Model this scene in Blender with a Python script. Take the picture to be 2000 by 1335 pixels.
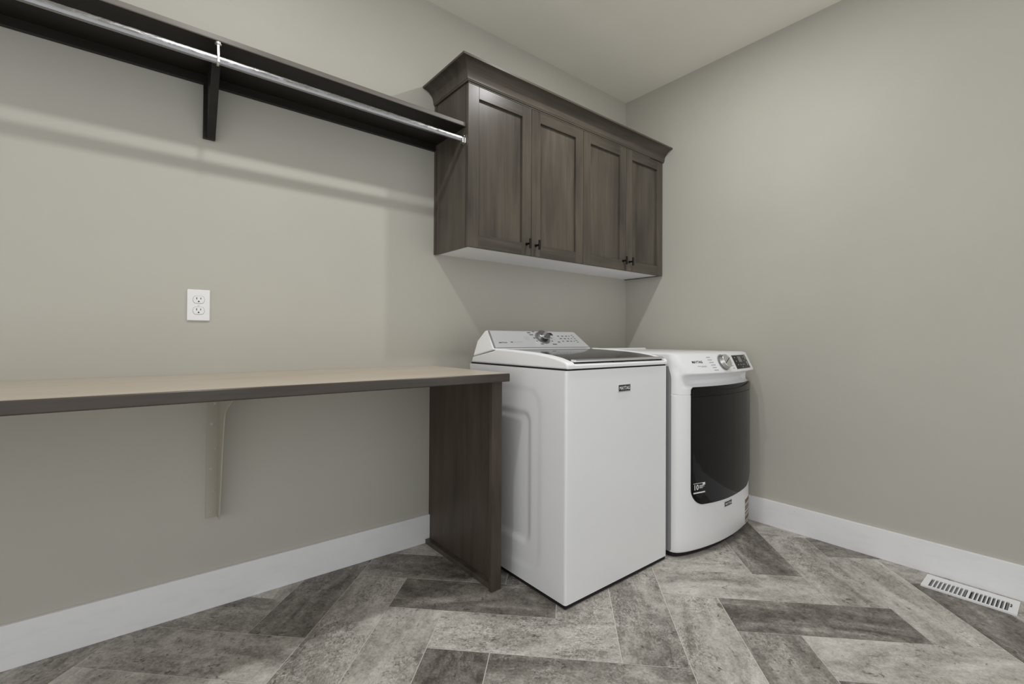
import bpy, bmesh, math, random
from mathutils import Vector, Matrix

for o in list(bpy.data.objects):
    bpy.data.objects.remove(o, do_unlink=True)
S = bpy.context.scene
C = S.collection
random.seed(7)

# ------------------------------------------------------------------ camera
cam_d = bpy.data.cameras.new('camera')
cam_d.sensor_width = 36.0
cam_d.lens = 904.99 / 2000 * 36.0
cam_d.shift_y = -16.41 / 2000
cam_d.clip_start = 0.02
cam = bpy.data.objects.new('camera', cam_d)
C.objects.link(cam)
PI_, YA, RO = 0.0106, 0.6780, 0.0057
fw = Vector((math.sin(YA) * math.cos(PI_), math.cos(YA) * math.cos(PI_), math.sin(PI_)))
r0 = Vector((math.cos(YA), -math.sin(YA), 0))
u0 = r0.cross(fw)
r1 = r0 * math.cos(RO) + u0 * math.sin(RO)
u1 = -r0 * math.sin(RO) + u0 * math.cos(RO)
M = Matrix((r1, u1, -fw)).transposed().to_4x4()
M.translation = Vector((-2.7454, -2.0993, 1.027))
cam.matrix_world = M
S.camera = cam

# ------------------------------------------------------------------ world, lamps, exposure
W = bpy.data.worlds.new('world')
S.world = W
W.use_nodes = True
W.node_tree.nodes['Background'].inputs[0].default_value = (0.97, 0.99, 1.0, 1)
W.node_tree.nodes['Background'].inputs[1].default_value = 0.96
S.view_settings.view_transform = 'Standard'
S.view_settings.look = 'None'
S.view_settings.gamma = 1.0
S.view_settings.use_curve_mapping = False
S.view_settings.exposure = 0.05
H = 2.743
LAMP_W = 10.8
for lx in (-2.49, -0.94):
    ld = bpy.data.lights.new('ceiling_lamp', 'AREA')
    ld.shape = 'DISK'
    ld.size = 0.075
    ld.energy = LAMP_W
    ld.color = (1.0, 1.0, 0.995)
    lo = bpy.data.objects.new('ceiling_lamp', ld)
    lo.location = (lx, -1.04, H - 0.012)
    C.objects.link(lo)
try:
    S.cycles.use_denoising = True
    S.cycles.denoiser = 'OPENIMAGEDENOISE'
    S.cycles.denoising_input_passes = 'RGB_ALBEDO_NORMAL'
    S.cycles.max_bounces = 12
    S.cycles.diffuse_bounces = 8
except Exception:
    pass


# ------------------------------------------------------------------ materials
def lin(r, g, b):
    f = lambda c: (c / 255 / 12.92) if c <= 10.3 else ((c / 255 + 0.055) / 1.055) ** 2.4
    return (f(r), f(g), f(b), 1)


class NT:
    def __init__(self, name):
        self.m = bpy.data.materials.new(name)
        self.m.use_nodes = True
        self.t = self.m.node_tree
        self.b = self.t.nodes['Principled BSDF']

    def n(self, kind, **kw):
        x = self.t.nodes.new(kind)
        for k, v in kw.items():
            setattr(x, k, v)
        return x

    def l(self, a, b):
        self.t.links.new(a, b)

    def set(self, **kw):
        for k, v in kw.items():
            self.b.inputs[k.replace('_', ' ')].default_value = v

    def math(self, op, a, b=0.0, c=None, clamp=False):
        x = self.n('ShaderNodeMath', operation=op, use_clamp=clamp)
        for i, v in enumerate((a, b) if c is None else (a, b, c)):
            if hasattr(v, 'is_linked'):
                self.l(v, x.inputs[i])
            else:
                x.inputs[i].default_value = v
        return x.outputs[0]

    def noise(self, vec, scale, detail=4, rough=0.55, dist=0.0):
        x = self.n('ShaderNodeTexNoise')
        x.inputs['Scale'].default_value = scale
        x.inputs['Detail'].default_value = detail
        x.inputs['Roughness'].default_value = rough
        x.inputs['Distortion'].default_value = dist
        self.l(vec, x.inputs['Vector'])
        return x.outputs['Fac']

    def mapping(self, vec, scale=(1, 1, 1), loc=None):
        x = self.n('ShaderNodeMapping')
        x.inputs['Scale'].default_value = scale
        self.l(vec, x.inputs['Vector'])
        if loc is not None:
            self.l(loc, x.inputs['Location'])
        return x.outputs[0]

    def ramp(self, fac, stops):
        x = self.n('ShaderNodeValToRGB')
        e = x.color_ramp.elements
        while len(e) < len(stops):
            e.new(0.5)
        for i, (p, c) in enumerate(stops):
            e[i].position = p
            e[i].color = c if len(c) == 4 else (*c, 1)
        self.l(fac, x.inputs[0])
        return x.outputs[0]

    def bump(self, h, strength, dist=0.001):
        x = self.n('ShaderNodeBump')
        x.inputs['Strength'].default_value = strength
        x.inputs['Distance'].default_value = dist
        self.l(h, x.inputs['Height'])
        self.l(x.outputs[0], self.b.inputs['Normal'])

    def objrand(self, k=31.0):
        oi = self.n('ShaderNodeObjectInfo')
        cm = self.n('ShaderNodeCombineXYZ')
        r = self.math('MULTIPLY', oi.outputs['Random'], k)
        for i in range(3):
            self.l(r, cm.inputs[i])
        return cm.outputs[0], oi


def plain(name, col, rough=0.5, metal=0.0, spec=0.5, coat=0.0):
    k = NT(name)
    k.set(Base_Color=col, Roughness=rough, Metallic=metal)
    k.b.inputs['Specular IOR Level'].default_value = spec
    k.b.inputs['Coat Weight'].default_value = coat
    return k.m


def paint_wall(name, col, strength=0.25):
    k = NT(name)
    tc = k.n('ShaderNodeTexCoord').outputs['Object']
    big = k.noise(tc, 2.2, 3, 0.5)
    c = k.ramp(big, [(0.3, tuple(x * 0.975 for x in col[:3])), (0.7, tuple(min(1, x * 1.02) for x in col[:3]))])
    k.l(c, k.b.inputs['Base Color'])
    k.set(Roughness=0.62)
    k.b.inputs['Specular IOR Level'].default_value = 0.3
    fine = k.noise(tc, 120, 3, 0.6)
    mid = k.noise(tc, 28, 3, 0.55, 0.6)
    k.bump(k.math('ADD', k.math('MULTIPLY', mid, 1.2), k.math('MULTIPLY', fine, 0.5)), strength, 0.0012)
    return k.m


def wood(name, dark, light, axis, rough=0.38, contrast=1.0, spec=0.5):
    """axis: which object axis the grain runs along"""
    k = NT(name)
    tc = k.n('ShaderNodeTexCoord').outputs['Object']
    off, _ = k.objrand(17.0)
    sc = [9.0, 9.0, 9.0]
    sc['xyz'.index(axis)] = 0.9
    v = k.mapping(tc, tuple(sc), off)
    a = k.noise(v, 1.4, 6, 0.6, 0.8)
    sc2 = [2.2, 2.2, 2.2]
    sc2['xyz'.index(axis)] = 0.9
    b = k.noise(k.mapping(tc, tuple(sc2), off), 1.7, 3, 0.5, 0.5)
    sc3 = [110.0, 110.0, 110.0]
    sc3['xyz'.index(axis)] = 3.0
    g = k.noise(k.mapping(tc, tuple(sc3), off), 1.0, 3, 0.6)
    f = k.math('ADD', k.math('MULTIPLY', a, 0.45), k.math('ADD', k.math('MULTIPLY', b, 0.4), k.math('MULTIPLY', g, 0.15)))
    h = 0.20 / contrast
    c = k.ramp(f, [(0.5 - h, dark), (0.5 + h, light)])
    k.l(c, k.b.inputs['Base Color'])
    k.set(Roughness=rough)
    k.b.inputs['Specular IOR Level'].default_value = spec
    k.bump(g, 0.08, 0.0004)
    return k.m


def tile_mat():
    k = NT('stone_look_plank')
    tc = k.n('ShaderNodeTexCoord').outputs['Object']
    off, oi = k.objrand(43.0)
    sep = k.n('ShaderNodeSeparateColor')
    k.l(oi.outputs['Color'], sep.inputs[0])
    tone, speck = sep.outputs[0], sep.outputs[1]
    v = k.mapping(tc, (1, 1, 1), off)
    vs = k.mapping(tc, (0.5, 1.6, 1), off)
    patch = k.noise(vs, 6.0, 5, 0.62, 0.7)
    mid = k.noise(v, 26.0, 5, 0.7, 0.3)
    fine = k.noise(v, 120.0, 4, 0.75)
    crack = k.noise(k.mapping(tc, (1, 1.5, 1), off), 62.0, 5, 0.72, 1.6)
    mask = k.math('SUBTRACT', k.math('MULTIPLY', k.noise(v, 5.2, 3, 0.55), 4.0), k.math('SUBTRACT', 2.45, speck), clamp=True)
    f = k.math('ADD', tone, k.math('MULTIPLY', k.math('SUBTRACT', patch, 0.5), 1.15))
    f = k.math('ADD', f, k.math('MULTIPLY', k.math('SUBTRACT', mid, 0.5), 0.75))
    f = k.math('ADD', f, k.math('MULTIPLY', k.math('SUBTRACT', fine, 0.5), 0.75))
    cr = k.math('MULTIPLY', k.math('SUBTRACT', crack, 0.5), 2.1)
    f = k.math('ADD', f, k.math('MULTIPLY', cr, mask))
    # dark pits
    pit = k.noise(k.mapping(tc, (1, 1.3, 1), off), 34.0, 4, 0.7, 0.8)
    pm = k.math('MULTIPLY', k.math('SUBTRACT', pit, 0.60, clamp=True), 4.5)
    f = k.math('SUBTRACT', f, pm)
    c = k.ramp(f, [(0.0, lin(86, 81, 76)), (0.33, lin(140, 135, 128)), (0.62, lin(188, 183, 176)), (1.0, lin(226, 222, 216))])
    k.l(c, k.b.inputs['Base Color'])
    k.set(Roughness=0.55)
    k.b.inputs['Specular IOR Level'].default_value = 0.35
    k.bump(k.math('ADD', k.math('MULTIPLY', crack, mask), k.math('MULTIPLY', fine, 0.4)), 0.2, 0.0008)
    return k.m


def rod_mat():
    k = NT('worn_chrome')
    tc = k.n('ShaderNodeTexCoord').outputs['Object']
    a = k.noise(k.mapping(tc, (14, 60, 60)), 1.5, 6, 0.75, 1.0)
    r = k.n('ShaderNodeMapRange')
    r.inputs[1].default_value, r.inputs[2].default_value = 0.4, 0.65
    r.inputs[3].default_value, r.inputs[4].default_value = 0.16, 0.42
    k.l(a, r.inputs[0])
    k.l(r.outputs[0], k.b.inputs['Roughness'])
    k.set(Base_Color=(0.34, 0.34, 0.35, 1), Metallic=1.0)
    k.bump(a, 0.25, 0.0006)
    return k.m


def base_mat():
    k = NT('white_trim_paint')
    tc = k.n('ShaderNodeTexCoord').outputs['Object']
    a = k.noise(k.mapping(tc, (1, 1, 3)), 9, 4, 0.7)
    c = k.ramp(a, [(0.2, (0.80, 0.80, 0.81)), (0.5, (0.85, 0.85, 0.86))])
    # a few scuffs from shoes and the vacuum cleaner
    sc = k.math('MULTIPLY', k.math('SUBTRACT', k.noise(k.mapping(tc, (1, 1, 2.5)), 55, 4, 0.7), 0.66, clamp=True), 9.0, clamp=True)
    mk = k.math('MULTIPLY', k.math('SUBTRACT', k.noise(tc, 3.1, 2, 0.5), 0.60, clamp=True), 7.0, clamp=True)
    mix = k.n('ShaderNodeMix', data_type='RGBA')
    k.l(k.math('MULTIPLY', sc, mk), mix.inputs['Factor'])
    k.l(c, mix.inputs['A'])
    mix.inputs['B'].default_value = (0.22, 0.21, 0.20, 1)
    k.l(mix.outputs['Result'], k.b.inputs['Base Color'])
    k.set(Roughness=0.4)
    return k.m


MW = paint_wall('greige_wall_paint', (0.487, 0.471, 0.418))
MC = paint_wall('ceiling_paint', (0.90, 0.875, 0.79), 0.15)
MBASE = base_mat()
MT = tile_mat()
MGLINT = plain('joint_glint', lin(214, 211, 205), 0.8)  # pale slab in the joints, colour imitates plank bevels catching light
WD, WL = (0.026, 0.0225, 0.018), (0.150, 0.127, 0.103)
MWZ = wood('stained_wood_upright', WD, WL, 'z', 0.30, 0.9, 0.25)
MWX = wood('stained_wood_lengthwise', WD, WL, 'x', 0.30, 0.9, 0.25)
MPAN = wood('dark_stained_panel', (0.026, 0.020, 0.015), (0.125, 0.10, 0.078), 'z', 0.36, 0.9, 0.2)
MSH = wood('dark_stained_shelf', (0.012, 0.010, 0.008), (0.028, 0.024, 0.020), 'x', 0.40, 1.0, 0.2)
MEDGE = wood('shelf_edge_highlit', (0.09, 0.080, 0.071), (0.20, 0.18, 0.16), 'x', 0.28, 1.0, 0.5)  # edge wood lightened, lamp highlights are put into its colour
MTOP = wood('worktop_laminate', (0.43, 0.37, 0.295), (0.60, 0.53, 0.435), 'x', 0.33, 1.1, 0.35)
MTE = wood('worktop_edge_wood', (0.030, 0.024, 0.019), (0.095, 0.077, 0.061), 'x', 0.27, 1.0, 0.35)
MWHITE = plain('white_enamel', (0.83, 0.83, 0.84, 1), 0.32, coat=0.2)
MWPLA = plain('white_plastic', (0.92, 0.92, 0.925, 1), 0.35)
MMEL = plain('white_melamine', (0.90, 0.90, 0.93, 1), 0.45)
MOUT = plain('outlet_plastic', (0.84, 0.84, 0.84, 1), 0.35)
MSIL = plain('silver_panel', (0.60, 0.605, 0.615, 1), 0.35, metal=0.35)
MGREY = plain('grey_trim', (0.20, 0.20, 0.205, 1), 0.45)
MSIDE = plain('dryer_side_grey', (0.30, 0.30, 0.31, 1), 0.45)
MBLACK = plain('black_gloss', (0.005, 0.005, 0.0055, 1), 0.14, spec=0.25)
MGLASS = plain('tinted_door_glass', (0.006, 0.006, 0.007, 1), 0.06, spec=0.28)
MLID = plain('smoked_lid_glass', (0.020, 0.020, 0.021, 1), 0.08, spec=0.3)
MMATB = plain('matte_black', (0.012, 0.012, 0.012, 1), 0.6)
MGAP = plain('dark_gap', (0.01, 0.01, 0.01, 1), 0.9)
MCHR = plain('brushed_chrome', (0.85, 0.85, 0.86, 1), 0.28, metal=1.0)
MKNOB = plain('knob_metal', (0.42, 0.42, 0.43, 1), 0.25, metal=1.0)
MROD = rod_mat()
MBRZ = plain('dark_bronze', (0.014, 0.012, 0.011, 1), 0.35, metal=0.6)
MINK = plain('printed_grey_ink', (0.10, 0.10, 0.105, 1), 0.6)
MINKL = plain('printed_pale_ink', (0.36, 0.36, 0.37, 1), 0.6)
MLETW = plain('white_print', (0.78, 0.78, 0.78, 1), 0.5)
MSTK = plain('sticker_paper', (0.72, 0.68, 0.62, 1), 0.6)
MSTKB = plain('sticker_brown_print', lin(112, 84, 64), 0.6)
MSTKG = plain('sticker_grey_print', lin(122, 110, 100), 0.6)
MBRK = plain('bracket_wall_paint', (0.44, 0.415, 0.355, 1), 0.5)
MSCR = plain('screw_zinc', (0.7, 0.7, 0.7, 1), 0.35, metal=0.8)
MVENT = plain('white_vent_enamel', (0.82, 0.82, 0.82, 1), 0.4)
MFIN = plain('vent_fin_grey', (0.22, 0.22, 0.225, 1), 0.5)


# ------------------------------------------------------------------ helpers
def obj(name, bm, mat, parent=None, org=None, bevel=0.0, seg=2, smooth=False, angle=35):
    me = bpy.data.meshes.new(name)
    bmesh.ops.recalc_face_normals(bm, faces=bm.faces[:])
    if org is None and parent is not None:
        org = parent.get('_org', (0, 0, 0))
    if org is None:
        org = (0, 0, 0)
    org = Vector(org)
    bmesh.ops.translate(bm, verts=bm.verts[:], vec=-org)
    bm.to_mesh(me)
    bm.free()
    for m in (mat if isinstance(mat, (list, tuple)) else [mat]):
        me.materials.append(m)
    o = bpy.data.objects.new(name, me)
    C.objects.link(o)
    if parent is not None:
        o.parent = parent
        o['_org'] = tuple(org)
    else:
        o.location = org
        o['_org'] = tuple(org)
    if bevel:
        md = o.modifiers.new('bevel', 'BEVEL')
        md.width = bevel
        md.segments = seg
        md.limit_method = 'ANGLE'
        md.angle_limit = math.radians(40)
        md.harden_normals = False
    if smooth:
        me.polygons.foreach_set('use_smooth', [True] * len(me.polygons))
        me.set_sharp_from_angle(angle=math.radians(angle))
    return o


def thing(name, label, cat, loc, group=None):
    o = bpy.data.objects.new(name, None)
    o.empty_display_size = 0.05
    o.location = loc
    C.objects.link(o)
    o['label'] = label
    o['category'] = cat
    o['_org'] = tuple(loc)
    if group:
        o['group'] = group
    return o


def bx(x0, x1, y0, y1, z0, z1, bm=None):
    bm = bm or bmesh.new()
    x0, x1 = sorted((x0, x1)); y0, y1 = sorted((y0, y1)); z0, z1 = sorted((z0, z1))
    v = [bm.verts.new(p) for p in ((x0, y0, z0), (x1, y0, z0), (x1, y1, z0), (x0, y1, z0),
                                   (x0, y0, z1), (x1, y0, z1), (x1, y1, z1), (x0, y1, z1))]
    for f in ((0, 3, 2, 1), (4, 5, 6, 7), (0, 1, 5, 4), (1, 2, 6, 5), (2, 3, 7, 6), (3, 0, 4, 7)):
        bm.faces.new([v[i] for i in f])
    return bm


def prism(pts, a, b, axis, bm=None):
    """extrude a closed 2D outline between a and b along axis (x: (y,z), y: (x,z), z: (x,y))"""
    bm = bm or bmesh.new()

    def P(p, t):
        return {'x': (t, p[0], p[1]), 'y': (p[0], t, p[1]), 'z': (p[0], p[1], t)}[axis]
    A = [bm.verts.new(P(p, a)) for p in pts]
    B = [bm.verts.new(P(p, b)) for p in pts]
    bm.faces.new(A)
    bm.faces.new(B[::-1])
    n = len(pts)
    for i in range(n):
        bm.faces.new((A[i], B[i], B[(i + 1) % n], A[(i + 1) % n]))
    return bm


def tube(p0, p1, r, n=16, bm=None, r2=None):
    bm = bm or bmesh.new()
    p0, p1 = Vector(p0), Vector(p1)
    d = (p1 - p0).normalized()
    a = d.orthogonal().normalized()
    b = d.cross(a)
    r2 = r if r2 is None else r2
    A = [bm.verts.new(p0 + (a * math.cos(t) + b * math.sin(t)) * r) for t in [2 * math.pi * i / n for i in range(n)]]
    B = [bm.verts.new(p1 + (a * math.cos(t) + b * math.sin(t)) * r2) for t in [2 * math.pi * i / n for i in range(n)]]
    bm.faces.new(A[::-1])
    bm.faces.new(B)
    for i in range(n):
        bm.faces.new((A[i], A[(i + 1) % n], B[(i + 1) % n], B[i]))
    return bm


def frame_prism(P, U, V, N, pts, d0, d1, bm=None):
    """outline pts in plane (P; U, V) extruded from d0 to d1 along N"""
    bm = bm or bmesh.new()
    P, U, V, N = map(Vector, (P, U, V, N))
    A = [bm.verts.new(P + U * a + V * b + N * d0) for a, b in pts]
    B = [bm.verts.new(P + U * a + V * b + N * d1) for a, b in pts]
    bm.faces.new(A)
    bm.faces.new(B[::-1])
    n = len(pts)
    for i in range(n):
        bm.faces.new((A[i], B[i], B[(i + 1) % n], A[(i + 1) % n]))
    return bm


def rrect(x0, x1, y0, y1, r, n=5):
    out = []
    for cx, cy, s in ((x1 - r, y1 - r, 0), (x0 + r, y1 - r, 90), (x0 + r, y0 + r, 180), (x1 - r, y0 + r, 270)):
        for i in range(n + 1):
            t = math.radians(s + 90 * i / n)
            out.append((cx + r * math.cos(t), cy + r * math.sin(t)))
    return out


def text_bm(txt, P, U, V, N, width=None, height=None, depth=0.0004, bold=0.0, italic=0.0):
    """built-in font lettering as a thin solid mesh, lower-left corner at P"""
    cu = bpy.data.curves.new('lettering', 'FONT')
    cu.body = txt
    cu.size = 1.0
    cu.offset = bold
    cu.shear = italic
    cu.resolution_u = 2
    to = bpy.data.objects.new('lettering', cu)
    C.objects.link(to)
    dg = bpy.context.evaluated_depsgraph_get()
    me = bpy.data.meshes.new_from_object(to.evaluated_get(dg))
    bpy.data.objects.remove(to)
    bm = bmesh.new()
    bm.from_mesh(me)
    bpy.data.meshes.remove(me)
    xs = [v.co.x for v in bm.verts]; ys = [v.co.y for v in bm.verts]
    x0, x1, y0, y1 = min(xs), max(xs), min(ys), max(ys)
    sx = width / (x1 - x0) if width else height / (y1 - y0)
    sy = height / (y1 - y0) if height else sx
    P, U, V, N = map(Vector, (P, U, V, N))
    for v in bm.verts:
        v.co = P + U * ((v.co.x - x0) * sx) + V * ((v.co.y - y0) * sy) + N * depth
    return bm


def sstep(a, b, x):
    t = max(0.0, min(1.0, (x - a) / (b - a)))
    return t * t * (3 - 2 * t)


# ------------------------------------------------------------------ room shell
XL, YF = -4.60, -2.85        # left and front edges of the room, out of view


def struct(name, bm, mat, parent=None, **k):
    o = obj(name, bm, mat, parent, **k)
    o['kind'] = 'structure'
    return o


TH = 0.1
floor = struct('floor', bx(XL - TH, TH, YF - TH, TH, -0.08, -0.0012), MGLINT)
struct('ceiling', bx(XL - TH, TH, YF - TH, TH, H, H + 0.08), MC)
struct('wall_back', bx(XL - TH, TH, 0, TH, -0.0012, H), MW)
struct('wall_right', bx(0, TH, YF - TH, 0, -0.0012, H), MW)
# walls on the left and behind the camera left out to admit fill light

HB, TB = 0.1385, 0.015
PX0, PX1 = -1.627, -1.577    # desk support panel stile
struct('baseboard_back', bx(XL, -1.5915, -TB, 0, 0, HB), MBASE, bevel=0.0015)
struct('baseboard_back_corner', bx(-1.574, 0, -TB, 0, 0, HB), MBASE, bevel=0.0015)
struct('baseboard_right', bx(-TB, 0, YF, -TB, 0, HB), MBASE, bevel=0.0015)

# ------------------------------------------------------------------ herringbone planks
G = 0.2128
U0, V0 = -1.1125, -1.9155
R2 = math.sqrt(0.5)


def uv2xy(u, v):
    return ((u + v) * R2, (v - u) * R2)


tones = {  # (kind, i, j): (tone, speckle)
    ('u', 0, 1): (0.20, 0.35), ('u', 1, 0): (0.60, 1.05), ('u', 2, -1): (0.38, 0.6), ('v', 4, 0): (0.44, 0.95),
    ('v', 5, -1): (0.54, 0.9), ('u', 6, 1): (0.25, 0.35), ('u', 7, 0): (0.62, 0.35), ('v', 9, 1): (0.62, 0.35),
    ('v', 10, 0): (0.24, 0.3), ('u', 5, 2): (0.54, 0.5), ('v', 8, 2): (0.50, 0.75), ('v', 7, 3): (0.22, 0.5),
    ('u', 4, 3): (0.56, 0.8), ('u', 10, 3): (0.52, 0.4), ('u', 9, 4): (0.25, 0.3), ('u', 8, 5): (0.60, 0.4),
    ('u', -1, 2): (0.30, 0.3), ('v', -1, -1): (0.50, 0.9), ('v', 0, -2): (0.58, 0.5), ('v', 1, -3): (0.20, 0.6),
    ('v', -2, 0): (0.24, 0.35), ('u', -5, 0): (0.42, 0.4), ('u', -4, -1): (0.48, 0.2), ('u', -2, 3): (0.50, 0.7),
    ('v', 6, -2): (0.40, 0.5), ('v', -5, -3): (0.40, 0.4), ('v', 3, 1): (0.50, 0.8), ('v', 6, 4): (0.5, 0.5),
}
rx0, rx1, ry0, ry1 = XL, 0.0, YF, 0.0
GAP = 0.0014


def plank(kind, i, j):
    if kind == 'u':
        u0, u1, v0, v1 = i, i + 3, j, j + 1
    else:
        u0, u1, v0, v1 = i, i + 1, j, j + 3
    u0, u1, v0, v1 = U0 + u0 * G, U0 + u1 * G, V0 + v0 * G, V0 + v1 * G
    cs = [uv2xy(a, b) for a, b in ((u0, v0), (u1, v0), (u1, v1), (u0, v1))]
    if max(c[0] for c in cs) < rx0 or min(c[0] for c in cs) > rx1 or max(c[1] for c in cs) < ry0 or min(c[1] for c in cs) > ry1:
        return
    bm = bx(u0 + GAP, u1 - GAP, v0 + GAP, v1 - GAP, -0.0012, 0.0)
    for v in bm.verts:
        if v.co.z > -0.0001:   # eased top edge
            cu, cv = (u0 + u1) / 2, (v0 + v1) / 2
            v.co.x -= math.copysign(0.0004, v.co.x - cu)
            v.co.y -= math.copysign(0.0004, v.co.y - cv)
        x, y = uv2xy(v.co.x, v.co.y)
        v.co.x, v.co.y = x, y
    for co, no in (((rx0, 0, 0), (-1, 0, 0)), ((rx1, 0, 0), (1, 0, 0)), ((0, ry0, 0), (0, -1, 0)), ((0, ry1, 0), (0, 1, 0))):
        g = bm.verts[:] + bm.edges[:] + bm.faces[:]
        r = bmesh.ops.bisect_plane(bm, geom=g, plane_co=co, plane_no=no, clear_outer=True)
        e = [x for x in r['geom_cut'] if isinstance(x, bmesh.types.BMEdge)]
        if e:
            bmesh.ops.holes_fill(bm, edges=e)
    if len(bm.faces) < 4:
        bm.free()
        return
    ctr = sum((v.co for v in bm.verts), Vector()) / len(bm.verts)
    ang = -math.pi / 4 if kind == 'u' else math.pi / 4
    R = Matrix.Rotation(-ang, 4, 'Z')
    bmesh.ops.translate(bm, verts=bm.verts[:], vec=-ctr)
    bmesh.ops.transform(bm, matrix=R, verts=bm.verts[:])
    me = bpy.data.meshes.new('plank')
    bmesh.ops.recalc_face_normals(bm, faces=bm.faces[:])
    bm.to_mesh(me)
    bm.free()
    me.materials.append(MT)
    o = bpy.data.objects.new('plank', me)
    C.objects.link(o)
    o.parent = floor
    o.location = ctr
    o.rotation_euler = (0, 0, ang)
    t = tones.get((kind, i, j))
    if t is None:
        t = (random.choice((0.26, 0.4, 0.5, 0.58, 0.62)), random.uniform(0.2, 0.8))
    o.color = (t[0], t[1], 0, 1)


for j in range(-14, 20):
    for i in range(-16, 22):
        if (i - (1 - j)) % 6 == 0:
            plank('u', i, j)
        if (j - (4 - i)) % 6 == 0:
            plank('v', i, j)

# ------------------------------------------------------------------ wall cabinet
CX0, CX1, CD, CZ0, CZ1 = -1.5697, -0.001, 0.3067, 1.4527, 2.2149
DT = 0.020
cab = thing('wall_cabinet', 'dark brown four-door wall cabinet with crown moulding above the washer and dryer', 'cabinet', (-0.785, -0.001, CZ0))
bm = bx(CX0, CX0 + 0.016, -(CD - DT - 0.002), -0.001, CZ0, CZ1 + 0.06)
obj('side_panel', bm, MWZ, cab, bevel=0.0008)
obj('side_panel', bx(CX1 - 0.016, CX1, -(CD - DT - 0.002), -0.001, CZ0, CZ1 + 0.06), MWZ, cab)
obj('bottom_panel', bx(CX0 + 0.016, CX1 - 0.016, -(CD - DT - 0.002), -0.001, CZ0 + 0.004, CZ0 + 0.02), MMEL, cab)['label'] = 'white underside panel'
obj('top_panel', bx(CX0 + 0.016, CX1 - 0.016, -(CD - DT - 0.002), -0.001, CZ1 - 0.02, CZ1), MWX, cab)
obj('back_panel', bx(CX0 + 0.016, CX1 - 0.016, -0.008, -0.001, CZ0 + 0.02, CZ1 - 0.02), MWZ, cab)
obj('scribe_strip', bx(CX0 - 0.005, CX0, -0.016, -0.001, CZ0, CZ1), MWZ, cab, bevel=0.0008)
# crown moulding: cove profile swept round the left return and along the front
prof = []
for t in range(0, 13):
    a = math.radians(90 * t / 12)
    # cove: rises nearly vertical then flares out
    o_, z_ = 0.012 + 0.060 * (1 - math.cos(a)) ** 1.0, 0.008 + 0.062 * math.sin(a)
    prof.append((o_, z_))
prof = [(0.0, 0.0), (0.008, 0.0), (0.010, 0.006)] + prof + [(0.073, 0.079), (0.0, 0.079)]
bm = bmesh.new()
rows = []
for (o_, z_) in prof:
    z = CZ1 + 0.001 + z_ * 1.01
    rows.append([bm.verts.new(p) for p in ((CX0 - 0.020 - o_ + 0.020, -0.001, z), (CX0 - o_, -CD + 0.0 - o_ , z), (CX1, -CD - o_, z))])
for a, b in zip(rows, rows[1:] + rows[:1]):
    for q in range(2):
        bm.faces.new((a[q], a[q + 1], b[q + 1], b[q]))
bm.faces.new([r[0] for r in rows])
bm.faces.new([r[2] for r in rows][::-1])
obj('crown_moulding', bm, MWX, cab, smooth=True, angle=25)
DW = (CX1 - 0.004 - CX0) / 4
for d in range(4):
    x0 = CX0 + d * DW + 0.0012
    x1 = CX0 + (d + 1) * DW - 0.0012
    z0, z1 = CZ0, CZ1
    yf, yb = -CD, -(CD - DT)
    sw = 0.0605
    bm = bx(x0, x0 + sw, yf, yb, z0, z1)
    door = obj('door', bm, MWZ, cab, bevel=0.0012)
    obj('stile', bx(x1 - sw, x1, yf, yb, z0, z1), MWZ, door, bevel=0.0012)
    obj('rail', bx(x0 + sw, x1 - sw, yf, yb, z1 - sw, z1), MWX, door, bevel=0.0012)
    obj('rail', bx(x0 + sw, x1 - sw, yf, yb, z0, z0 + sw), MWX, door, bevel=0.0012)
    obj('inset_panel', bx(x0 + sw, x1 - sw, yf + 0.0125, yb - 0.002, z0 + sw, z1 - sw), MWZ, door)
    hx = x1 - 0.030 if d % 2 == 0 else x0 + 0.030
    bm = tube((hx, yf, 1.509), (hx, yf - 0.026, 1.509), 0.0052, 12)
    tube((hx, yf, 1.509), (hx, yf - 0.003, 1.509), 0.0075, 12, bm)
    tube((hx, yf - 0.030, 1.484), (hx, yf - 0.030, 1.533), 0.0062, 14, bm)
    obj('handle', bm, MBRZ, door, smooth=True)['label'] = 'dark T-bar pull'

# ------------------------------------------------------------------ hanging shelf, rod, bracket
SX0, SX1 = XL + 0.001, CX0 - 0.006
SZ0, SZ1, SD = 2.012, 2.0315, 0.289
shelf = thing('wall_shelf', 'long dark wooden shelf on the wall above the clothes rod', 'shelf', (-2.6, -0.001, SZ0))
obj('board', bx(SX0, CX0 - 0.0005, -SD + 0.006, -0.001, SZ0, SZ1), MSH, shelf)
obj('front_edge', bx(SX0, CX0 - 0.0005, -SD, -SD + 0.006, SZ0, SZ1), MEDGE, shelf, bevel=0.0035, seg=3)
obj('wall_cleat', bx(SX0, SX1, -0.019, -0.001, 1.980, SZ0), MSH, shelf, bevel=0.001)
bm = prism([(-0.0195, 1.776), (-0.034, 1.779), (-0.150, 1.992), (-0.165, 2.0118), (-0.0195, 2.0118)], -2.5545, -2.5275, 'x')
br = obj('bracket', bm, MSH, shelf, bevel=0.0015)
obj('wall_plate', bx(-2.5655, -2.5260, -0.0192, -0.001, 1.7765, 1.9798), MSH, br)

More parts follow.
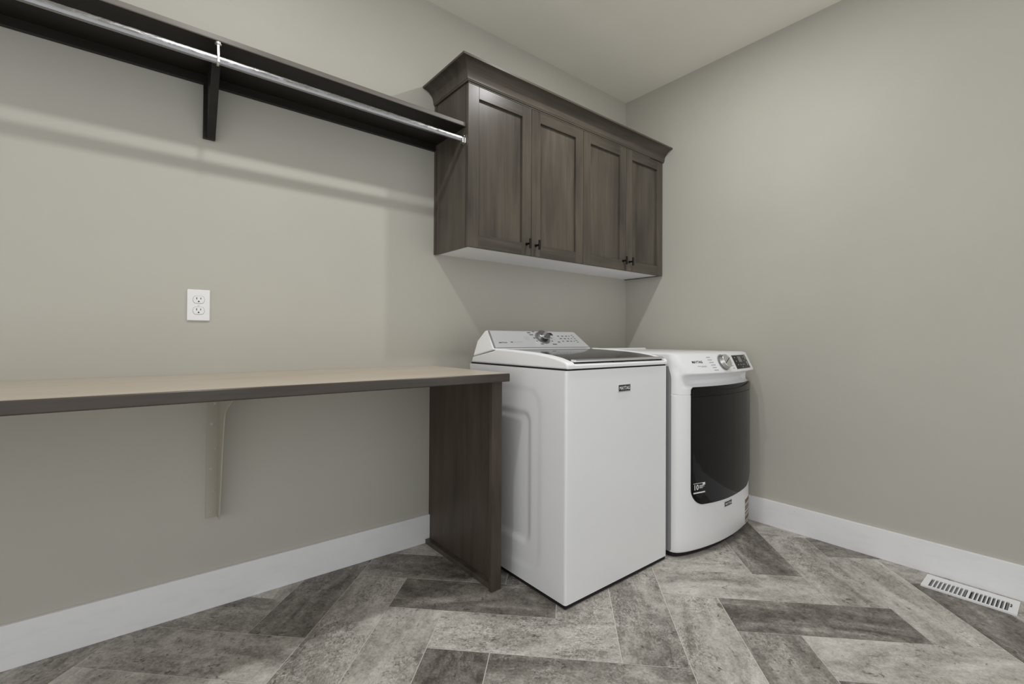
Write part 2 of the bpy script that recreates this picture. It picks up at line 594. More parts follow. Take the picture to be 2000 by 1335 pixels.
RY, RZ = -0.277, 1.9535
rod = thing('closet_rod', 'scuffed chrome closet rod hanging below the dark shelf', 'rod', (-2.6, RY, RZ - 0.014))
n = 28
pts = []
for i in range(n):
    t = 2 * math.pi * i / n
    ex = 0.55
    c_, s_ = math.cos(t), math.sin(t)
    pts.append((RY + 0.0078 * math.copysign(abs(c_) ** 0.8, c_), RZ + 0.0145 * math.copysign(abs(s_) ** 0.9, s_)))
obj('oval_tube', prism(pts, SX0, -1.574, 'x'), MROD, rod, smooth=True, angle=60)
bm = prism([(RY - 0.011, RZ + 0.004), (RY - 0.011, RZ - 0.018), (RY + 0.011, RZ - 0.018), (RY + 0.011, RZ + 0.004), (RY + 0.0082, RZ + 0.004), (RY + 0.0082, RZ - 0.0148), (RY - 0.0082, RZ - 0.0148), (RY - 0.0082, RZ + 0.004)], -1.588, -1.5705, 'x')
prism(rrect(RY - 0.015, RY + 0.015, RZ - 0.019, RZ + 0.024, 0.006), -1.5725, -1.5700, 'x', bm)
tube((-1.5725, RY, RZ + 0.018), (-1.5745, RY, RZ + 0.018), 0.004, 10, bm)
obj('rod_socket', bm, MCHR, rod, bevel=0.0006)
HX = -2.549
bm = tube((HX, RY, SZ0 - 0.0005), (HX, RY, SZ0 - 0.006), 0.010, 14)
tube((HX + 0.0065, RY - 0.004, SZ0 - 0.006), (HX + 0.0065, RY - 0.004, SZ0 - 0.0085), 0.0032, 8, bm)
hk = obj('support_hook', bm, MCHR, rod, smooth=True)
bm = prism([(RY - 0.0145, RZ + 0.012), (RY - 0.0135, RZ - 0.012), (RY - 0.006, RZ - 0.0185), (RY + 0.006, RZ - 0.0185), (RY + 0.0125, RZ - 0.010),
            (RY + 0.0095, RZ - 0.009), (RY + 0.004, RZ - 0.0152), (RY - 0.004, RZ - 0.0152), (RY - 0.0105, RZ - 0.010), (RY - 0.0110, RZ + 0.012),
            (RY - 0.002, SZ0 - 0.012), (RY - 0.001, SZ0 - 0.004), (RY - 0.004, SZ0 - 0.004), (RY - 0.005, SZ0 - 0.012)], HX - 0.0035, HX + 0.0035, 'x')
obj('stem', bm, MCHR, hk, bevel=0.0006)

# ------------------------------------------------------------------ outlet
out = thing('wall_outlet', 'white duplex electrical outlet on the wall above the worktop', 'outlet', (-2.5715, 0, 1.086))
OX, OZ = -2.5715, 1.1455
obj('cover_plate', bx(OX - 0.036, OX + 0.036, -0.0065, -0.0002, OZ - 0.0585, OZ + 0.0585), MOUT, out, bevel=0.004, seg=3)
for dz in (0.0205, -0.0205):
    zc = OZ + dz
    base = []
    for t in range(40):
        a = 2 * math.pi * t / 40
        x = 0.0178 * math.cos(a)
        z = max(-0.0135, min(0.0135, 0.0178 * math.sin(a)))
        base.append((OX + x, zc + z))
    obj('socket_gap', prism([(OX + (x - OX) * 1.045, zc + (z - zc) * 1.06) for x, z in base], -0.0068, -0.0060, 'y'), MGREY, out)
    rc = obj('socket', prism(base, -0.0082, -0.0060, 'y'), MOUT, out, bevel=0.0005)
    bm = bx(OX - 0.0075, OX - 0.0052, -0.0085, -0.0080, zc + 0.0005, zc + 0.0085)
    bx(OX + 0.0052, OX + 0.0075, -0.0085, -0.0080, zc + 0.0012, zc + 0.0080, bm)
    prism([(OX + 0.0028 * math.cos(math.radians(q)), zc - 0.0068 + 0.0026 * math.sin(math.radians(q))) for q in range(0, 360, 30)], -0.0085, -0.0080, 'y', bm)
    obj('slots', bm, MMATB, rc)
obj('screw', tube((OX, -0.0064, OZ), (OX, -0.0078, OZ), 0.0033, 14), MSCR, out)

# ------------------------------------------------------------------ worktop, support panel, steel bracket
WZ0, WZ1, WDEP, WX1 = 0.8525, 0.8863, 0.6300, -1.5705
top = thing('worktop', 'long wood-look laminate worktop along the back wall beside the washer', 'worktop', (-2.6, -0.001, WZ0))
obj('laminate_surface', bx(XL + 0.001, WX1 - 0.004, -WDEP + 0.012, -0.001, WZ0 + 0.004, WZ1), MTOP, top, bevel=0.0006)
bm = bx(XL + 0.001, WX1, -WDEP, -WDEP + 0.0115, WZ0, WZ1 - 0.0008)
obj('front_edge', bm, MTE, top, bevel=0.0035, seg=3)['label'] = 'dark wood front edge'
obj('end_edge', bx(WX1 - 0.0036, WX1, -WDEP + 0.012, -0.001, WZ0, WZ1 - 0.0008), MTE, top, bevel=0.0006)

pan = thing('support_panel', 'dark wooden end panel holding up the worktop beside the washer', 'panel', (-1.60, -0.3, 0))
obj('panel', bx(-1.591, -1.576, -0.566, -0.001, 0.0, WZ0 - 0.0005), MPAN, pan)
obj('front_stile', bx(PX0, PX1 + 0.001, -0.585, -0.5662, 0.0, WZ0 - 0.0005), MPAN, pan, bevel=0.0015)
obj('toe_strip', bx(-1.617, -1.5912, -0.566, -0.0155, 0.0, 0.0215), MWX, pan, bevel=0.0012)

brk = thing('worktop_bracket', 'beige painted steel bracket holding the worktop to the wall', 'bracket', (-2.521, 0, 0.339))
obj('wall_plate', bx(-2.5415, -2.5005, -0.0045, -0.0005, 0.340, WZ0 - 0.001), MBRK, brk, bevel=0.0008)
obj('arm', bx(-2.5415, -2.5005, -0.52, -0.0046, WZ0 - 0.005, WZ0 - 0.001), MBRK, brk, bevel=0.0008)
web = [(-0.0046, WZ0 - 0.0052), (-0.505, WZ0 - 0.0052), (-0.505, 0.842), (-0.338, 0.818), (-0.200, 0.770), (-0.176, 0.757), (-0.161, 0.738), (-0.150, 0.712), (-0.125, 0.648), (-0.093, 0.51), (-0.058, 0.357), (-0.055, 0.3405), (-0.0046, 0.3405)]
obj('web', prism(web, -2.5045, -2.5005, 'x'), MBRK, brk, bevel=0.0008)
for sx, sz in ((-2.5155, 0.773), (-2.5265, 0.695), (-2.5145, 0.601), (-2.5265, 0.525), (-2.5145, 0.439), (-2.5260, 0.363)):
    bm = tube((sx, -0.0044, sz), (sx, -0.0066, sz), 0.0042, 12, None, 0.0030)
    sc = obj('screw', bm, MSCR, brk)
    obj('recess', tube((sx, -0.0064, sz), (sx, -0.0068, sz), 0.0016, 6), MMATB, sc)

# ------------------------------------------------------------------ washer
X0, X1, YB, YFW = -1.482, -0.812, -0.205, -0.860
was = thing('washing_machine', 'white top-loading washer with smoked glass lid between worktop and dryer', 'washing machine', (-1.147, -0.53, 0))
rr = 0.010
cols = []
NS = 84
for i in range(NS + 1):
    cols.append((X0, YB + (YFW + rr - YB) * i / NS, 1))
for i in range(1, 6):
    t = math.radians(90 * i / 6)
    cols.append((X0 + rr - rr * math.cos(t), YFW + rr - rr * math.sin(t), 0))
for i in range(0, 13):
    cols.append((X0 + rr + (X1 - X0 - 2 * rr) * i / 12, YFW, 0))
for i in range(1, 6):
    t = math.radians(90 * i / 6)
    cols.append((X1 - rr + rr * math.sin(t), YFW + rr - rr * math.cos(t), 0))
cols += [(X1, YFW + rr, 0), (X1, YB, 0)]
NR = 120
WB0, WB1 = 0.018, 0.9045


def rbox(y, z, y0, y1, z0, z1, r):
    cy, cz = (y0 + y1) / 2, (z0 + z1) / 2
    dy, dz = abs(y - cy) - (y1 - y0) / 2 + r, abs(z - cz) - (z1 - z0) / 2 + r
    return math.hypot(max(dy, 0), max(dz, 0)) + min(max(dy, dz), 0) - r


def emboss(y, z):
    d1 = rbox(y, z, -0.715, -0.28, 0.080, 0.822, 0.075)
    d2 = rbox(y, z, -0.655, -0.34, 0.170, 0.728, 0.050)
    return 0.0028 * (1 - sstep(-0.020, 0.012, d1)) + 0.010 * (1 - sstep(-0.030, 0.006, d2))


bm = bmesh.new()
grid = []
for j in range(NR + 1):
    z = WB0 + (WB1 - WB0) * j / NR
    grid.append([bm.verts.new((x + (emboss(y, z) if s else 0), y, z)) for x, y, s in cols])
for j in range(NR):
    for i in range(len(cols) - 1):
        bm.faces.new((grid[j][i], grid[j][i + 1], grid[j + 1][i + 1], grid[j + 1][i]))
    bm.faces.new((grid[j][-1], grid[j][0], grid[j + 1][0], grid[j + 1][-1]))
bm.faces.new(grid[0][::-1])
bm.faces.new(grid[-1])
obj('cabinet_body', bm, MWHITE, was, smooth=True, angle=50)
obj('seam', bx(X0 + 0.005, X1 - 0.005, YFW + 0.005, YB - 0.004, WB1, 0.9108), MGAP, was)
for fx in (X0 + 0.06, X1 - 0.06):
    for fy in (YFW + 0.06, YB - 0.06):
        bm = tube((fx, fy, 0.0), (fx, fy, 0.010), 0.022, 16)
        tube((fx, fy, 0.010), (fx, fy, 0.020), 0.012, 12, bm)
        obj('foot', bm, MMATB, was)
obj('underside_shade', bx(X0 + 0.005, X1 - 0.005, YFW + 0.005, YB - 0.02, 0.002, 0.018), MGAP, was)  # dark block stands in for the shade under the washer
# top frame: two curved side rims, a front lip and a rear deck
ridge = [(-0.8635, 0.911), (-0.8650, 0.925), (-0.862, 0.9325), (-0.852, 0.9375), (-0.832, 0.9435), (-0.800, 0.9515), (-0.740, 0.9610), (-0.666, 0.9685), (-0.531, 0.9755), (-0.42, 0.9790), (-0.408, 0.9765), (-0.395, 0.970), (-0.224, 0.9375), (-0.214, 0.911)]


def rz(y):
    p = sorted(ridge[3:10])
    for (ya, za), (yb, zb) in zip(p, p[1:]):
        if ya <= y <= yb:
            return za + (zb - za) * (y - ya) / (yb - ya)
    return p[0][1] if y < p[0][0] else p[-1][1]


bm = prism(ridge, X0 + 0.0005, X0 + 0.046, 'x')
frame = obj('top_frame', bm, MWPLA, was, bevel=0.007, seg=3, smooth=True, angle=50)
obj('rim', prism(ridge, X1 - 0.022, X1 - 0.0005, 'x'), MWPLA, frame, bevel=0.007, seg=3, smooth=True, angle=50)
bm = prism([(-0.8635, 0.911), (-0.8650, 0.923), (-0.862, 0.9285), (-0.855, 0.9305), (-0.835, 0.9305), (-0.835, 0.911)], X0 + 0.004, X1 - 0.004, 'x')
obj('front_lip', bm, MWPLA, frame, bevel=0.003, seg=2, smooth=True)
obj('deck', bx(X0 + 0.046, X1 - 0.022, -0.836, -0.214, 0.911, 0.928), MWPLA, frame)
# lid
lx0, lx1 = X0 + 0.0465, X1 - 0.0225
lp = []
ys = [-0.846 + (0.846 - 0.405) * i / 16 for i in range(17)]
up = [(y, rz(y) - 0.003 if y > -0.84 else rz(y) - 0.001) for y in ys]
lo_ = [(y, z - 0.010) for y, z in up]
lid = obj('lid', prism(up + lo_[::-1], lx0 + 0.004, lx1 - 0.004, 'x'), MLID, was, smooth=True, angle=50)
lid['label'] = 'smoked glass lid'
bm = prism([(-0.862, 0.9365), (-0.8635, 0.940), (-0.860, 0.9440), (-0.846, 0.9475), (-0.836, 0.9465), (-0.836, 0.935)], lx0 + 0.002, lx1 - 0.002, 'x')
obj('front_trim', bm, MCHR, lid, bevel=0.0015, smooth=True)['label'] = 'chrome strip along the lid edge'
obj('latch_gap', bx(lx0 + 0.004, lx1 - 0.004, -0.850, -0.836, 0.9306, 0.9364), MGAP, lid)
obj('latch', bx(-1.20, -1.125, -0.859, -0.845, 0.9306, 0.9362), MMATB, lid)
# console: sloped control panel at the back
b0, t0 = (-0.395, 0.9765), (-0.290, 1.0655)
bm = bmesh.new()
vs = [bm.verts.new(p) for p in (
    (X0 + 0.002, b0[0], b0[1]), (X1 - 0.004, b0[0], b0[1]), (X1 - 0.034, t0[0], t0[1]), (X0 + 0.045, t0[0], t0[1]),
    (X0 + 0.002, -0.226, 0.9400), (X1 - 0.004, -0.226, 0.9400), (X1 - 0.018, -0.232, 1.015), (X0 + 0.022, -0.232, 1.015),
    (X1 - 0.036, -0.262, 1.0640), (X0 + 0.047, -0.262, 1.0640))]
for f in ((0, 1, 2, 3), (3, 2, 8, 9), (9, 8, 6, 7), (7, 6, 5, 4), (4, 5, 1, 0), (0, 3, 9, 7, 4), (1, 5, 6, 8, 2)):
    bm.faces.new([vs[i] for i in f])
con = obj('console', bm, MWPLA, was, bevel=0.006, seg=3, smooth=True, angle=40)
nf = Vector((0, -(t0[1] - b0[1]), (t0[0] - b0[0]))).normalized()
nf = Vector((0, -0.089, 0.105)).normalized()
vf = Vector((0, 0.105, 0.089)).normalized()
LV = math.hypot(0.105, 0.089)
PF = Vector((0, b0[0], b0[1]))
UX = Vector((1, 0, 0))
obj('panel_edge', frame_prism(PF, UX, vf, nf, [(X0 + 0.0085, 0.006), (X1 - 0.008, 0.006), (X1 - 0.034, LV - 0.003), (X0 + 0.043, LV - 0.003)], -0.001, 0.0012), MGREY, con)
obj('control_panel', frame_prism(PF, UX, vf, nf, [(X0 + 0.0185, 0.010), (X1 - 0.012, 0.010), (X1 - 0.037, LV - 0.005), (X0 + 0.0515, LV - 0.005)], -0.001, 0.0022), MSIL, con, bevel=0.0008)['label'] = 'silver control panel'
kc = PF + UX * (-1.124) + vf * (0.66 * LV)


def on_face(u, t, d=0.0):
    return PF + UX * u + vf * (t * LV) + nf * d


kn = tube(on_face(-1.124, 0.58, 0.002), on_face(-1.124, 0.58, 0.007), 0.043, 36)
kb = obj('knob', kn, MGREY, con, smooth=True)
bm = tube(on_face(-1.124, 0.58, 0.007), on_face(-1.124, 0.58, 0.028), 0.0385, 36, None, 0.034)
obj('dial', bm, MKNOB, kb, bevel=0.002, smooth=True)
bm = frame_prism(on_face(-1.124, 0.58, 0), (UX * 0.8 + vf * 0.6), (vf * 0.8 - UX * 0.6), nf, rrect(-0.031, 0.031, -0.006, 0.006, 0.003), 0.026, 0.034)
obj('grip', bm, MCHR, kb, bevel=0.001)
obj('display', frame_prism(PF, UX, vf, nf, [(-1.066, 0.74 * LV), (-1.030, 0.74 * LV), (-1.030, 0.90 * LV), (-1.066, 0.90 * LV)], 0.002, 0.0027), MMATB, con)
pm = bmesh.new()


def dash(u, t, w, h=0.05, d=0.0024):
    frame_prism(PF, UX, vf, nf, [(u, t * LV), (u + w, t * LV), (u + w, (t + h) * LV), (u, (t + h) * LV)], 0.002, d, pm)


random.seed(3)
for u, t, w in ((-1.20, 0.86, 0.022), (-1.195, 0.74, 0.026), (-1.185, 0.56, 0.016), (-1.182, 0.38, 0.010), (-1.165, 0.22, 0.020), (-1.16, 0.92, 0.012),
                (-1.075, 0.38, 0.010), (-1.085, 0.20, 0.030), (-1.066, 0.56, 0.010), (-1.035, 0.33, 0.018)):
    dash(u, t, w, 0.055)
for r in range(3):
    for c in range(3):
        w = random.uniform(0.012, 0.022)
        dash(-1.005 + c * 0.030 + r * 0.004, 0.68 - r * 0.15, w, 0.05)
for r in range(5):
    dash(-0.895 + r * 0.001, 0.75 - r * 0.105, 0.014, 0.035)
for r in range(3):
    dash(-0.918 + r * 0.004, 0.68 - r * 0.15, 0.007, 0.06)
dash(-1.352, 0.33, 0.014, 0.05)
obj('printed_marks', pm, MINK, con)['kind'] = 'stuff'
pm = bmesh.new()
for cu_ in (-1.231, -1.050):
    for q in range(24):
        a0, a1 = 2 * math.pi * q / 24, 2 * math.pi * (q + 1) / 24
        frame_prism(on_face(cu_, 0.58), UX, vf, nf, [(0.0125 * math.cos(a0), 0.0125 * math.sin(a0)), (0.0125 * math.cos(a1), 0.0125 * math.sin(a1)), (0.0140 * math.cos(a1), 0.0140 * math.sin(a1)), (0.0140 * math.cos(a0), 0.0140 * math.sin(a0))], 0.002, 0.0024, pm)
    frame_prism(on_face(cu_, 0.58), UX, vf, nf, rrect(-0.003, 0.003, -0.004, 0.004, 0.0015, 2), 0.002, 0.0024, pm)
dash(-1.334, 0.345, 0.055, 0.02)
obj('button_rings', pm, MINKL, con)['kind'] = 'stuff'
obj('brand_lettering', text_bm('MAYTAG', on_face(-1.424, 0.30, 0.0), UX, vf, nf, 0.048, 0.0085, 0.0026, 0.03), MMATB, con)
# badge on the front
bm = prism(rrect(-1.175, -1.091, 0.8035, 0.8355, 0.003), YFW - 0.003, YFW, 'y')
bd = obj('badge', bm, MCHR, was, bevel=0.001)
obj('badge_face', prism(rrect(-1.1715, -1.0945, 0.8075, 0.8325, 0.002), YFW - 0.0036, YFW - 0.002, 'y'), MMATB, bd)
obj('badge_lettering', text_bm('MAYTAG', (-1.168, YFW, 0.8125), UX, (0, 0, 1), (0, -1, 0), 0.070, 0.0155, 0.0040, 0.02), MLETW, bd)

# ------------------------------------------------------------------ dryer
dx0, dx1 = -0.788, -0.0614
dry = thing('clothes_dryer', 'white front-loading dryer with black glass door against the right wall', 'dryer', (-0.437, -0.56, 0))
fr = [(-0.788, -0.868), (-0.7875, -0.878), (-0.785, -0.888), (-0.779, -0.898), (-0.768, -0.907), (-0.752, -0.915), (-0.733, -0.9225), (-0.70, -0.932),
      (-0.66, -0.9415), (-0.61, -0.950), (-0.56, -0.9565), (-0.50, -0.9615), (-0.437, -0.963)]
fr = fr + [(-0.437 + (-0.437 - x) * 1.07, y) for x, y in fr[-2::-1]]


def fy(x):
    for (xa, ya), (xb, yb) in zip(fr, fr[1:]):
        if xa <= x <= xb:
            return ya + (yb - ya) * (x - xa) / (xb - xa)
    return fr[0][1]


def lip(x):
    return -0.973 + 0.040 * ((x + 0.41) / 0.335) ** 2


def inset(x, z):
    """how far the front is set back (+) or proud (-) of the lower front at height z"""
    xc = -0.715 - 0.068 * sstep(0.80, 0.93, z)
    wd = 0.050 - 0.030 * sstep(0.835, 0.865, z)
    e = sstep(xc - wd, xc + wd, x) * (1 - sstep(-0.073, -0.0622, x))
    q = lip(x) - fy(x)
    pts = [(0.0, 0.0), (0.800, 0.0), (0.810, 0.042), (0.832, 0.046), (0.850, 0.4 * q + 0.026), (0.862, q + 0.0015), (0.8665, q), (0.8705, q + 0.0015), (0.955, q + 0.043), (0.9595, q + 0.050), (0.962, q + 0.058)]
    pl = pts[-1][1]
    for (za, a), (zb, b) in zip(pts, pts[1:]):
        if za <= z <= zb:
            pl = a + (b - a) * (z - za) / (zb - za)
            break
    soft = 0.040 * sstep(0.84, 0.965, z)
    return pl * e + soft * (1 - e)


lv = [0.030, 0.034, 0.042, 0.10, 0.20, 0.40, 0.60, 0.760, 0.7645, 0.7655, 0.768, 0.769, 0.7735, 0.79, 0.800, 0.806, 0.812, 0.820, 0.828, 0.838, 0.850, 0.856, 0.862, 0.8665, 0.8705, 0.885, 0.90, 0.92, 0.94, 0.951, 0.955, 0.9595, 0.962]
bm = bmesh.new()
rows = []
for z in lv:
    ring = []
    bot = 0.010 if z == 0.030 else (0.004 if z == 0.034 else 0.0)
    seam = 0.0025 if 0.7650 < z < 0.7685 else 0.0
    tp = 0.0
    if z > 0.955:
        tp = (z - 0.955) / 0.007 * 0.010
    for x, y in fr:
        k = 1.0
        xx = x + (0.0 if z < 0.90 else 0.0)
        side = tp * (1 if x < -0.437 else -1) * (1 - sstep(-0.78, -0.74, x) * (1 - sstep(-0.110, -0.069, x)))
        ring.append(bm.verts.new((xx + side, y + inset(x, z) + bot + seam + (tp * 0.4), z)))
    for yy in (-0.60, -0.30, -0.200):
        ring.append(bm.verts.new((dx1 - seam * (yy < -0.9) - tp, yy - (tp if yy == -0.2 else 0), z)))
    for yy in (-0.200, -0.30, -0.60):
        ring.append(bm.verts.new((dx0 + tp, yy - (tp if yy == -0.2 else 0), z)))
    rows.append(ring)
for a, b in zip(rows, rows[1:]):
    for i in range(len(a)):
        k = (i + 1) % len(a)
        bm.faces.new((a[i], a[k], b[k], b[i]))
bm.faces.new(rows[0][::-1])
bm.faces.new(rows[-1])
body = obj('cabinet_body', bm, [MWHITE, MSIDE], dry, smooth=True, angle=38)
for p in body.data.polygons:   # grey left side behind the enamel front
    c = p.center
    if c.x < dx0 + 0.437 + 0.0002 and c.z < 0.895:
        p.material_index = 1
obj('underside_shade', prism([(x * 0.96 - 0.017, y + 0.03) for x, y in fr] + [(dx1 - 0.03, -0.23), (dx0 + 0.02, -0.23)], 0.003, 0.030, 'z'), MGAP, dry)  # black slab paints the shadow gap below the dryer
for fx in (dx0 + 0.08, dx1 - 0.08):
    for fyy in (-0.80, -0.28):
        bm = tube((fx, fyy, 0.0), (fx, fyy, 0.010), 0.022, 16)
        tube((fx, fyy, 0.010), (fx, fyy, 0.020), 0.012, 12, bm)
        obj('foot', bm, MMATB, dry)
obj('top_rear_rail', prism([(-0.205, 0.9615), (-0.205, 0.969), (-0.212, 0.9705), (-0.222, 0.969), (-0.228, 0.9615)], dx0 + 0.012, dx1 - 0.012, 'x'), MWHITE, dry, smooth=True)


def bowed(x0, x1, zlo, zhi, d0, d1, nx=44, nz=10, bm=None):
    """panel that follows the bowed front: zlo/zhi are functions of x, d0/d1 depths in front of it"""
    bm = bm or bmesh.new()
    F, Bk = [], []
    for i in range(nx + 1):
        t = i / nx
        t = 0.5 - 0.5 * math.cos(math.pi * t)
        x = x0 + (x1 - x0) * t
        a, b = zlo(x), zhi(x)
        F.append([bm.verts.new((x, fy(x) - d1, a + (b - a) * j / nz)) for j in range(nz + 1)])
        Bk.append([bm.verts.new((x, fy(x) - d0, a + (b - a) * j / nz)) for j in range(nz + 1)])
    for i in range(nx):
        for j in range(nz):
            bm.faces.new((F[i][j], F[i + 1][j], F[i + 1][j + 1], F[i][j + 1]))
            bm.faces.new((Bk[i][j], Bk[i][j + 1], Bk[i + 1][j + 1], Bk[i + 1][j]))
        bm.faces.new((F[i][0], Bk[i][0], Bk[i + 1][0], F[i + 1][0]))
        bm.faces.new((F[i][nz], F[i + 1][nz], Bk[i + 1][nz], Bk[i][nz]))
    for j in range(nz):
        bm.faces.new((F[0][j], F[0][j + 1], Bk[0][j + 1], Bk[0][j]))
        bm.faces.new((F[nx][j], Bk[nx][j], Bk[nx][j + 1], F[nx][j + 1]))
    return bm


DX0, DX1 = -0.718, -0.085


def d_lo(x, m=0.0):
    a, b = DX0 + m, DX1 - m
    z = 0.236 + m + 0.012 * ((x + 0.402) / 0.3) ** 2
    ra, rb = 0.075, 0.135
    if x < a + ra:
        z += ra - math.sqrt(max(0, ra * ra - (a + ra - x) ** 2))
    if x > b - rb:
        z += rb * 0.95 - 0.95 * math.sqrt(max(0, rb * rb - (x - b + rb) ** 2))
    return z


def d_hi(x, m=0.0):
    a, b = DX0 + m, DX1 - m
    z = 0.802 - m
    ra, rb = 0.018, 0.026
    if x < a + ra:
        z -= ra - math.sqrt(max(0, ra * ra - (a + ra - x) ** 2))
    if x > b - rb:
        z -= rb - math.sqrt(max(0, rb * rb - (x - b + rb) ** 2))
    return z


door = obj('door', bowed(DX0, DX1, d_lo, d_hi, -0.004, 0.004), MBLACK, dry, smooth=True, angle=45)
door['label'] = 'black dryer door'
obj('door_glass', bowed(DX0 + 0.004, DX1 - 0.004, lambda x: d_lo(x, 0.004), lambda x: 0.7545, 0.003, 0.0085), MGLASS, door, smooth=True, angle=45)
obj('door_handle', bowed(DX0 + 0.004, DX1 - 0.004, lambda x: 0.7575, lambda x: min(d_hi(x, 0.004), 0.800 - 0.021 * max(0, 1 - ((x + 0.402) / 0.265) ** 2)), 0.003, 0.0095), MBLACK, door, smooth=True, angle=45)
# small marks on the door: capacity sticker
pn = math.atan2(fy(-0.636) - fy(-0.711), 0.075)
UD = Vector((math.cos(pn), math.sin(pn), 0))
ND = Vector((math.sin(pn), -math.cos(pn), 0))
SD0 = Vector((-0.712, fy(-0.712) - 0.0092, 0.302))
bm = text_bm('10', SD0 + Vector((0, 0, 0.016)) + UD * 0.006, UD, Vector((0, 0, 1)), ND, 0.028, 0.026, 0.0006, 0.02)
for a, b, c, d in ((0.0, 0.076, 0.0, 0.006), (0.0, 0.076, 0.046, 0.048), (0.038, 0.066, 0.034, 0.037), (0.038, 0.072, 0.029, 0.031), (0.038, 0.060, 0.023, 0.026), (0.060, 0.076, 0.036, 0.046)):
    frame_prism(SD0, UD, Vector((0, 0, 1)), ND, [(a, c), (b, c), (b, d), (a, d)], 0.0, 0.0006, bm)
obj('door_sticker', bm, MLETW, door)['label'] = 'small white printed sticker with the number 10'
# control panel
PT = 0.092


def cp(x, t, d=0.0):
    z = 0.8705 + (0.955 - 0.8705) * t
    return Vector((x, fy(x) + inset(x, z) - d, z))


cn = Vector((0, -0.0845, 0.0415)).normalized()


def cpatch(x0, x1, t0_, t1_, d, bm=None, sl=0.0, nx=4):
    bm = bm or bmesh.new()
    lo = []; hi = []; lo2 = []; hi2 = []
    for i in range(nx + 1):
        x = x0 + (x1 - x0) * i / nx
        lo.append(bm.verts.new(cp(x, t0_) + cn * d)); hi.append(bm.verts.new(cp(x, t1_) + cn * d))
        lo2.append(bm.verts.new(cp(x, t0_) - cn * 0.001)); hi2.append(bm.verts.new(cp(x, t1_) - cn * 0.001))
    for i in range(nx):
        bm.faces.new((lo[i], lo[i + 1], hi[i + 1], hi[i]))
        bm.faces.new((lo2[i], hi2[i], hi2[i + 1], lo2[i + 1]))
        bm.faces.new((lo[i], lo2[i], lo2[i + 1], lo[i + 1]))
        bm.faces.new((hi[i], hi[i + 1], hi2[i + 1], hi2[i]))
    bm.faces.new((lo[0], hi[0], hi2[0], lo2[0]))
    bm.faces.new((lo[-1], lo2[-1], hi2[-1], hi[-1]))
    return bm


disp = obj('display', cpatch(-0.338, -0.140, 0.07, 0.88, 0.0015), MBLACK, dry)
disp['label'] = 'black control display'
pm = cpatch(-0.276, -0.232, 0.46, 0.80, 0.0020)
obj('screen', pm, MGREY, disp)
pm = bmesh.new()
for x, t in ((-0.318, 0.72), (-0.314, 0.50), (-0.308, 0.28), (-0.276, 0.28), (-0.246, 0.28), (-0.224, 0.28), (-0.204, 0.72), (-0.202, 0.50), (-0.260, 0.14)):
    cpatch(x, x + 0.010, t, t + 0.045, 0.0021, pm, nx=1)
for t in (0.22, 0.58):
    cpatch(-0.170, -0.158, t, t + 0.26, 0.0021, pm, nx=1)
obj('display_marks', pm, MINKL, disp)['kind'] = 'stuff'
kx, kt = -0.456, 0.50
kc = cp(kx, kt)
kb = obj('knob', tube(kc, kc + cn * 0.005, 0.042, 36), MGREY, dry, smooth=True)
obj('dial', tube(kc + cn * 0.005, kc + cn * 0.026, 0.039, 36, None, 0.035), MCHR, kb, bevel=0.002, smooth=True)
kv = cn.cross(Vector((1, 0, 0))).normalized()
obj('pointer', frame_prism(kc, (UX * 0.9 + kv * 0.43).normalized(), (kv * 0.9 - UX * 0.43).normalized(), cn, [(-0.034, -0.0016), (0.034, -0.0016), (0.034, 0.0016), (-0.034, 0.0016)], 0.0255, 0.0268), MMATB, kb)
pm = bmesh.new()
random.seed(5)
for r in range(6):
    x = -0.580 + r * 0.004
    cpatch(x, x + random.uniform(0.020, 0.036), 0.80 - r * 0.145, 0.835 - r * 0.145, 0.0007, pm, nx=1)
for r in range(5):
    x = -0.390 + 0.002 * r
    cpatch(x, x + random.uniform(0.010, 0.020), 0.72 - r * 0.15, 0.75 - r * 0.15, 0.0007, pm, nx=1)
cpatch(-0.668, -0.646, 0.33, 0.355, 0.0007, pm, nx=1)
cpatch(-0.641, -0.606, 0.33, 0.350, 0.0007, pm, nx=1)
cpatch(-0.646, -0.606, 0.285, 0.295, 0.0007, pm, nx=1)
obj('printed_marks', pm, MINKL, dry)['kind'] = 'stuff'
tp_ = cp(-0.695, 0.50)
tq = cp(-0.615, 0.50)
obj('brand_lettering', text_bm('MAYTAG', tp_, (tq - tp_).normalized(), -kv if kv.z < 0 else kv, cn, 0.072, 0.013, 0.0008, 0.03), MMATB, dry)
# badge under the door
def bpatch(x0, x1, z0, z1, d, bm=None):
    return bowed(x0, x1, lambda x: z0, lambda x: z1, -0.001, d, 4, 1, bm)


bd = obj('badge', bpatch(-0.470, -0.392, 0.194, 0.222, 0.0025), MCHR, dry, bevel=0.0006)
obj('badge_face', bpatch(-0.4665, -0.3955, 0.1975, 0.2185, 0.0032), MMATB, bd)
obj('badge_lettering', text_bm('MAYTAG', (-0.463, fy(-0.458) - 0.0024, 0.2020), UX, (0, 0, 1), (0, -1, 0), 0.064, 0.0125, 0.0014, 0.02), MLETW, bd)
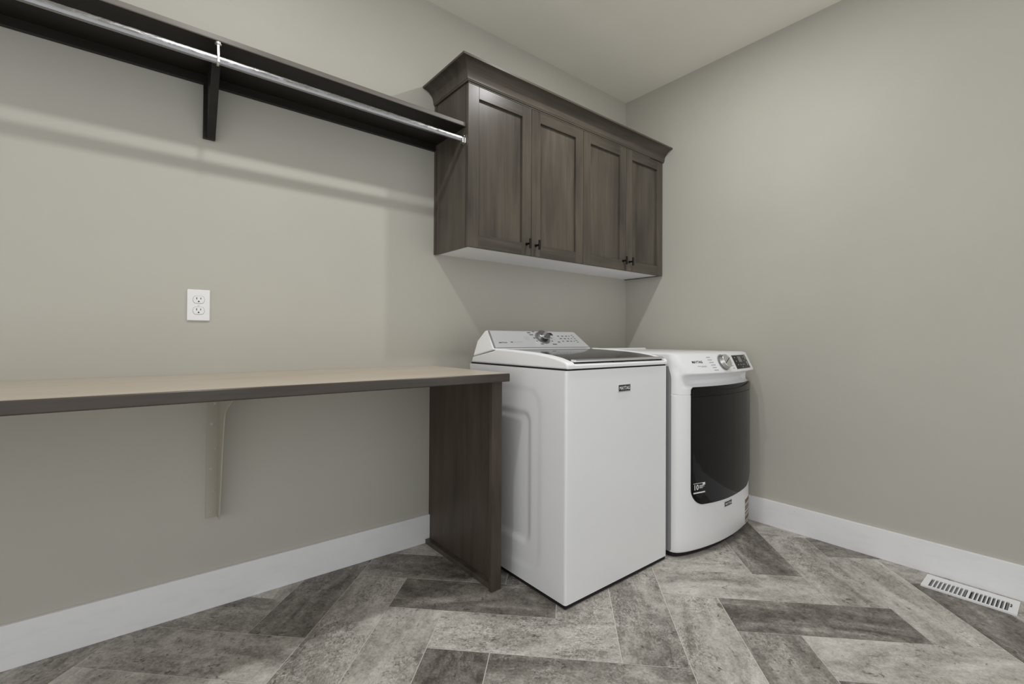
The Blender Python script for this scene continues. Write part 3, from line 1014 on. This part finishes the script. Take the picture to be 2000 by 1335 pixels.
# information label on the lower right corner
lb = obj('information_label', bpatch(-0.205, -0.084, 0.040, 0.170, 0.0006), MSTK, dry)
lb['label'] = 'paper label with brown printed bands'
for z0_, z1_, m in ((0.147, 0.168, MSTKB), (0.139, 0.142, MSTKG), (0.121, 0.134, MSTKG), (0.108, 0.119, MSTKG), (0.090, 0.101, MSTKG), (0.081, 0.085, MSTKG), (0.058, 0.077, MSTKB), (0.045, 0.053, MSTKG)):
    obj('printed_band', bpatch(-0.200, -0.089, z0_, z1_, 0.0010), m, lb)

# ------------------------------------------------------------------ floor vent
VX0, VX1, VY0, VY1 = -0.179, -0.040, -1.930, -1.655
vent = thing('floor_vent', 'white metal floor register beside the right baseboard', 'vent', (-0.11, -1.79, 0))
ft, zb = 0.0062, 0.0040
sx0, sx1 = -0.166, -0.080
yA, yB_, yC, yD = -1.676, -1.789, -1.797, -1.905
bm = bx(VX0, sx0, VY0, VY1, 0.0, ft)
bx(sx1, VX1, VY0, VY1, 0.0, ft, bm)
bx(sx0, sx1, yA, VY1, 0.0, ft, bm)
bx(sx0, sx1, VY0, yD, 0.0, ft, bm)
bx(sx0, sx1, yC, yB_, 0.0, ft, bm)
obj('face_plate', bm, MVENT, vent)
obj('duct_shade', bx(sx0 + 0.0005, sx1 - 0.0005, yD, yA, 0.0002, 0.0010), MGAP, vent)  # dark sheet on the floor imitates the shade inside the register
for (ya, yb) in ((yA, yB_), (yC, yD)):
    nS = 9
    p = (yb - ya) / nS
    for i in range(1, nS):
        y = ya + p * i
        obj('slat', bx(sx0, sx1, y - 0.0022, y + 0.0022, 0.0030, ft - 0.0001), MVENT, vent)
    for i in range(nS):
        y = ya + p * (i + 0.5)
        if ya == yA:
            bm = prism([(y + 0.004, 0.0012), (y - 0.003, 0.0040), (y - 0.0036, 0.0036), (y + 0.0035, 0.0010)], sx0 + 0.001, sx1 - 0.001, 'x')
        else:
            bm = prism([(y - 0.004, 0.0012), (y + 0.0005, 0.0040), (y + 0.0011, 0.0036), (y - 0.0035, 0.0010)], sx0 + 0.001, sx1 - 0.001, 'x')
        obj('damper_fin', bm, MFIN, vent)
bm = bx(-0.122, -0.098, -1.9125, -1.9105, ft, ft + 0.002)
bx(-0.122, -0.118, -1.9125, -1.9075, ft, ft + 0.002, bm)
bx(-0.102, -0.098, -1.9125, -1.9075, ft, ft + 0.002, bm)
obj('lever_slot', bm, MMATB, vent)

for o in bpy.data.objects:
    if '_org' in o:
        del o['_org']
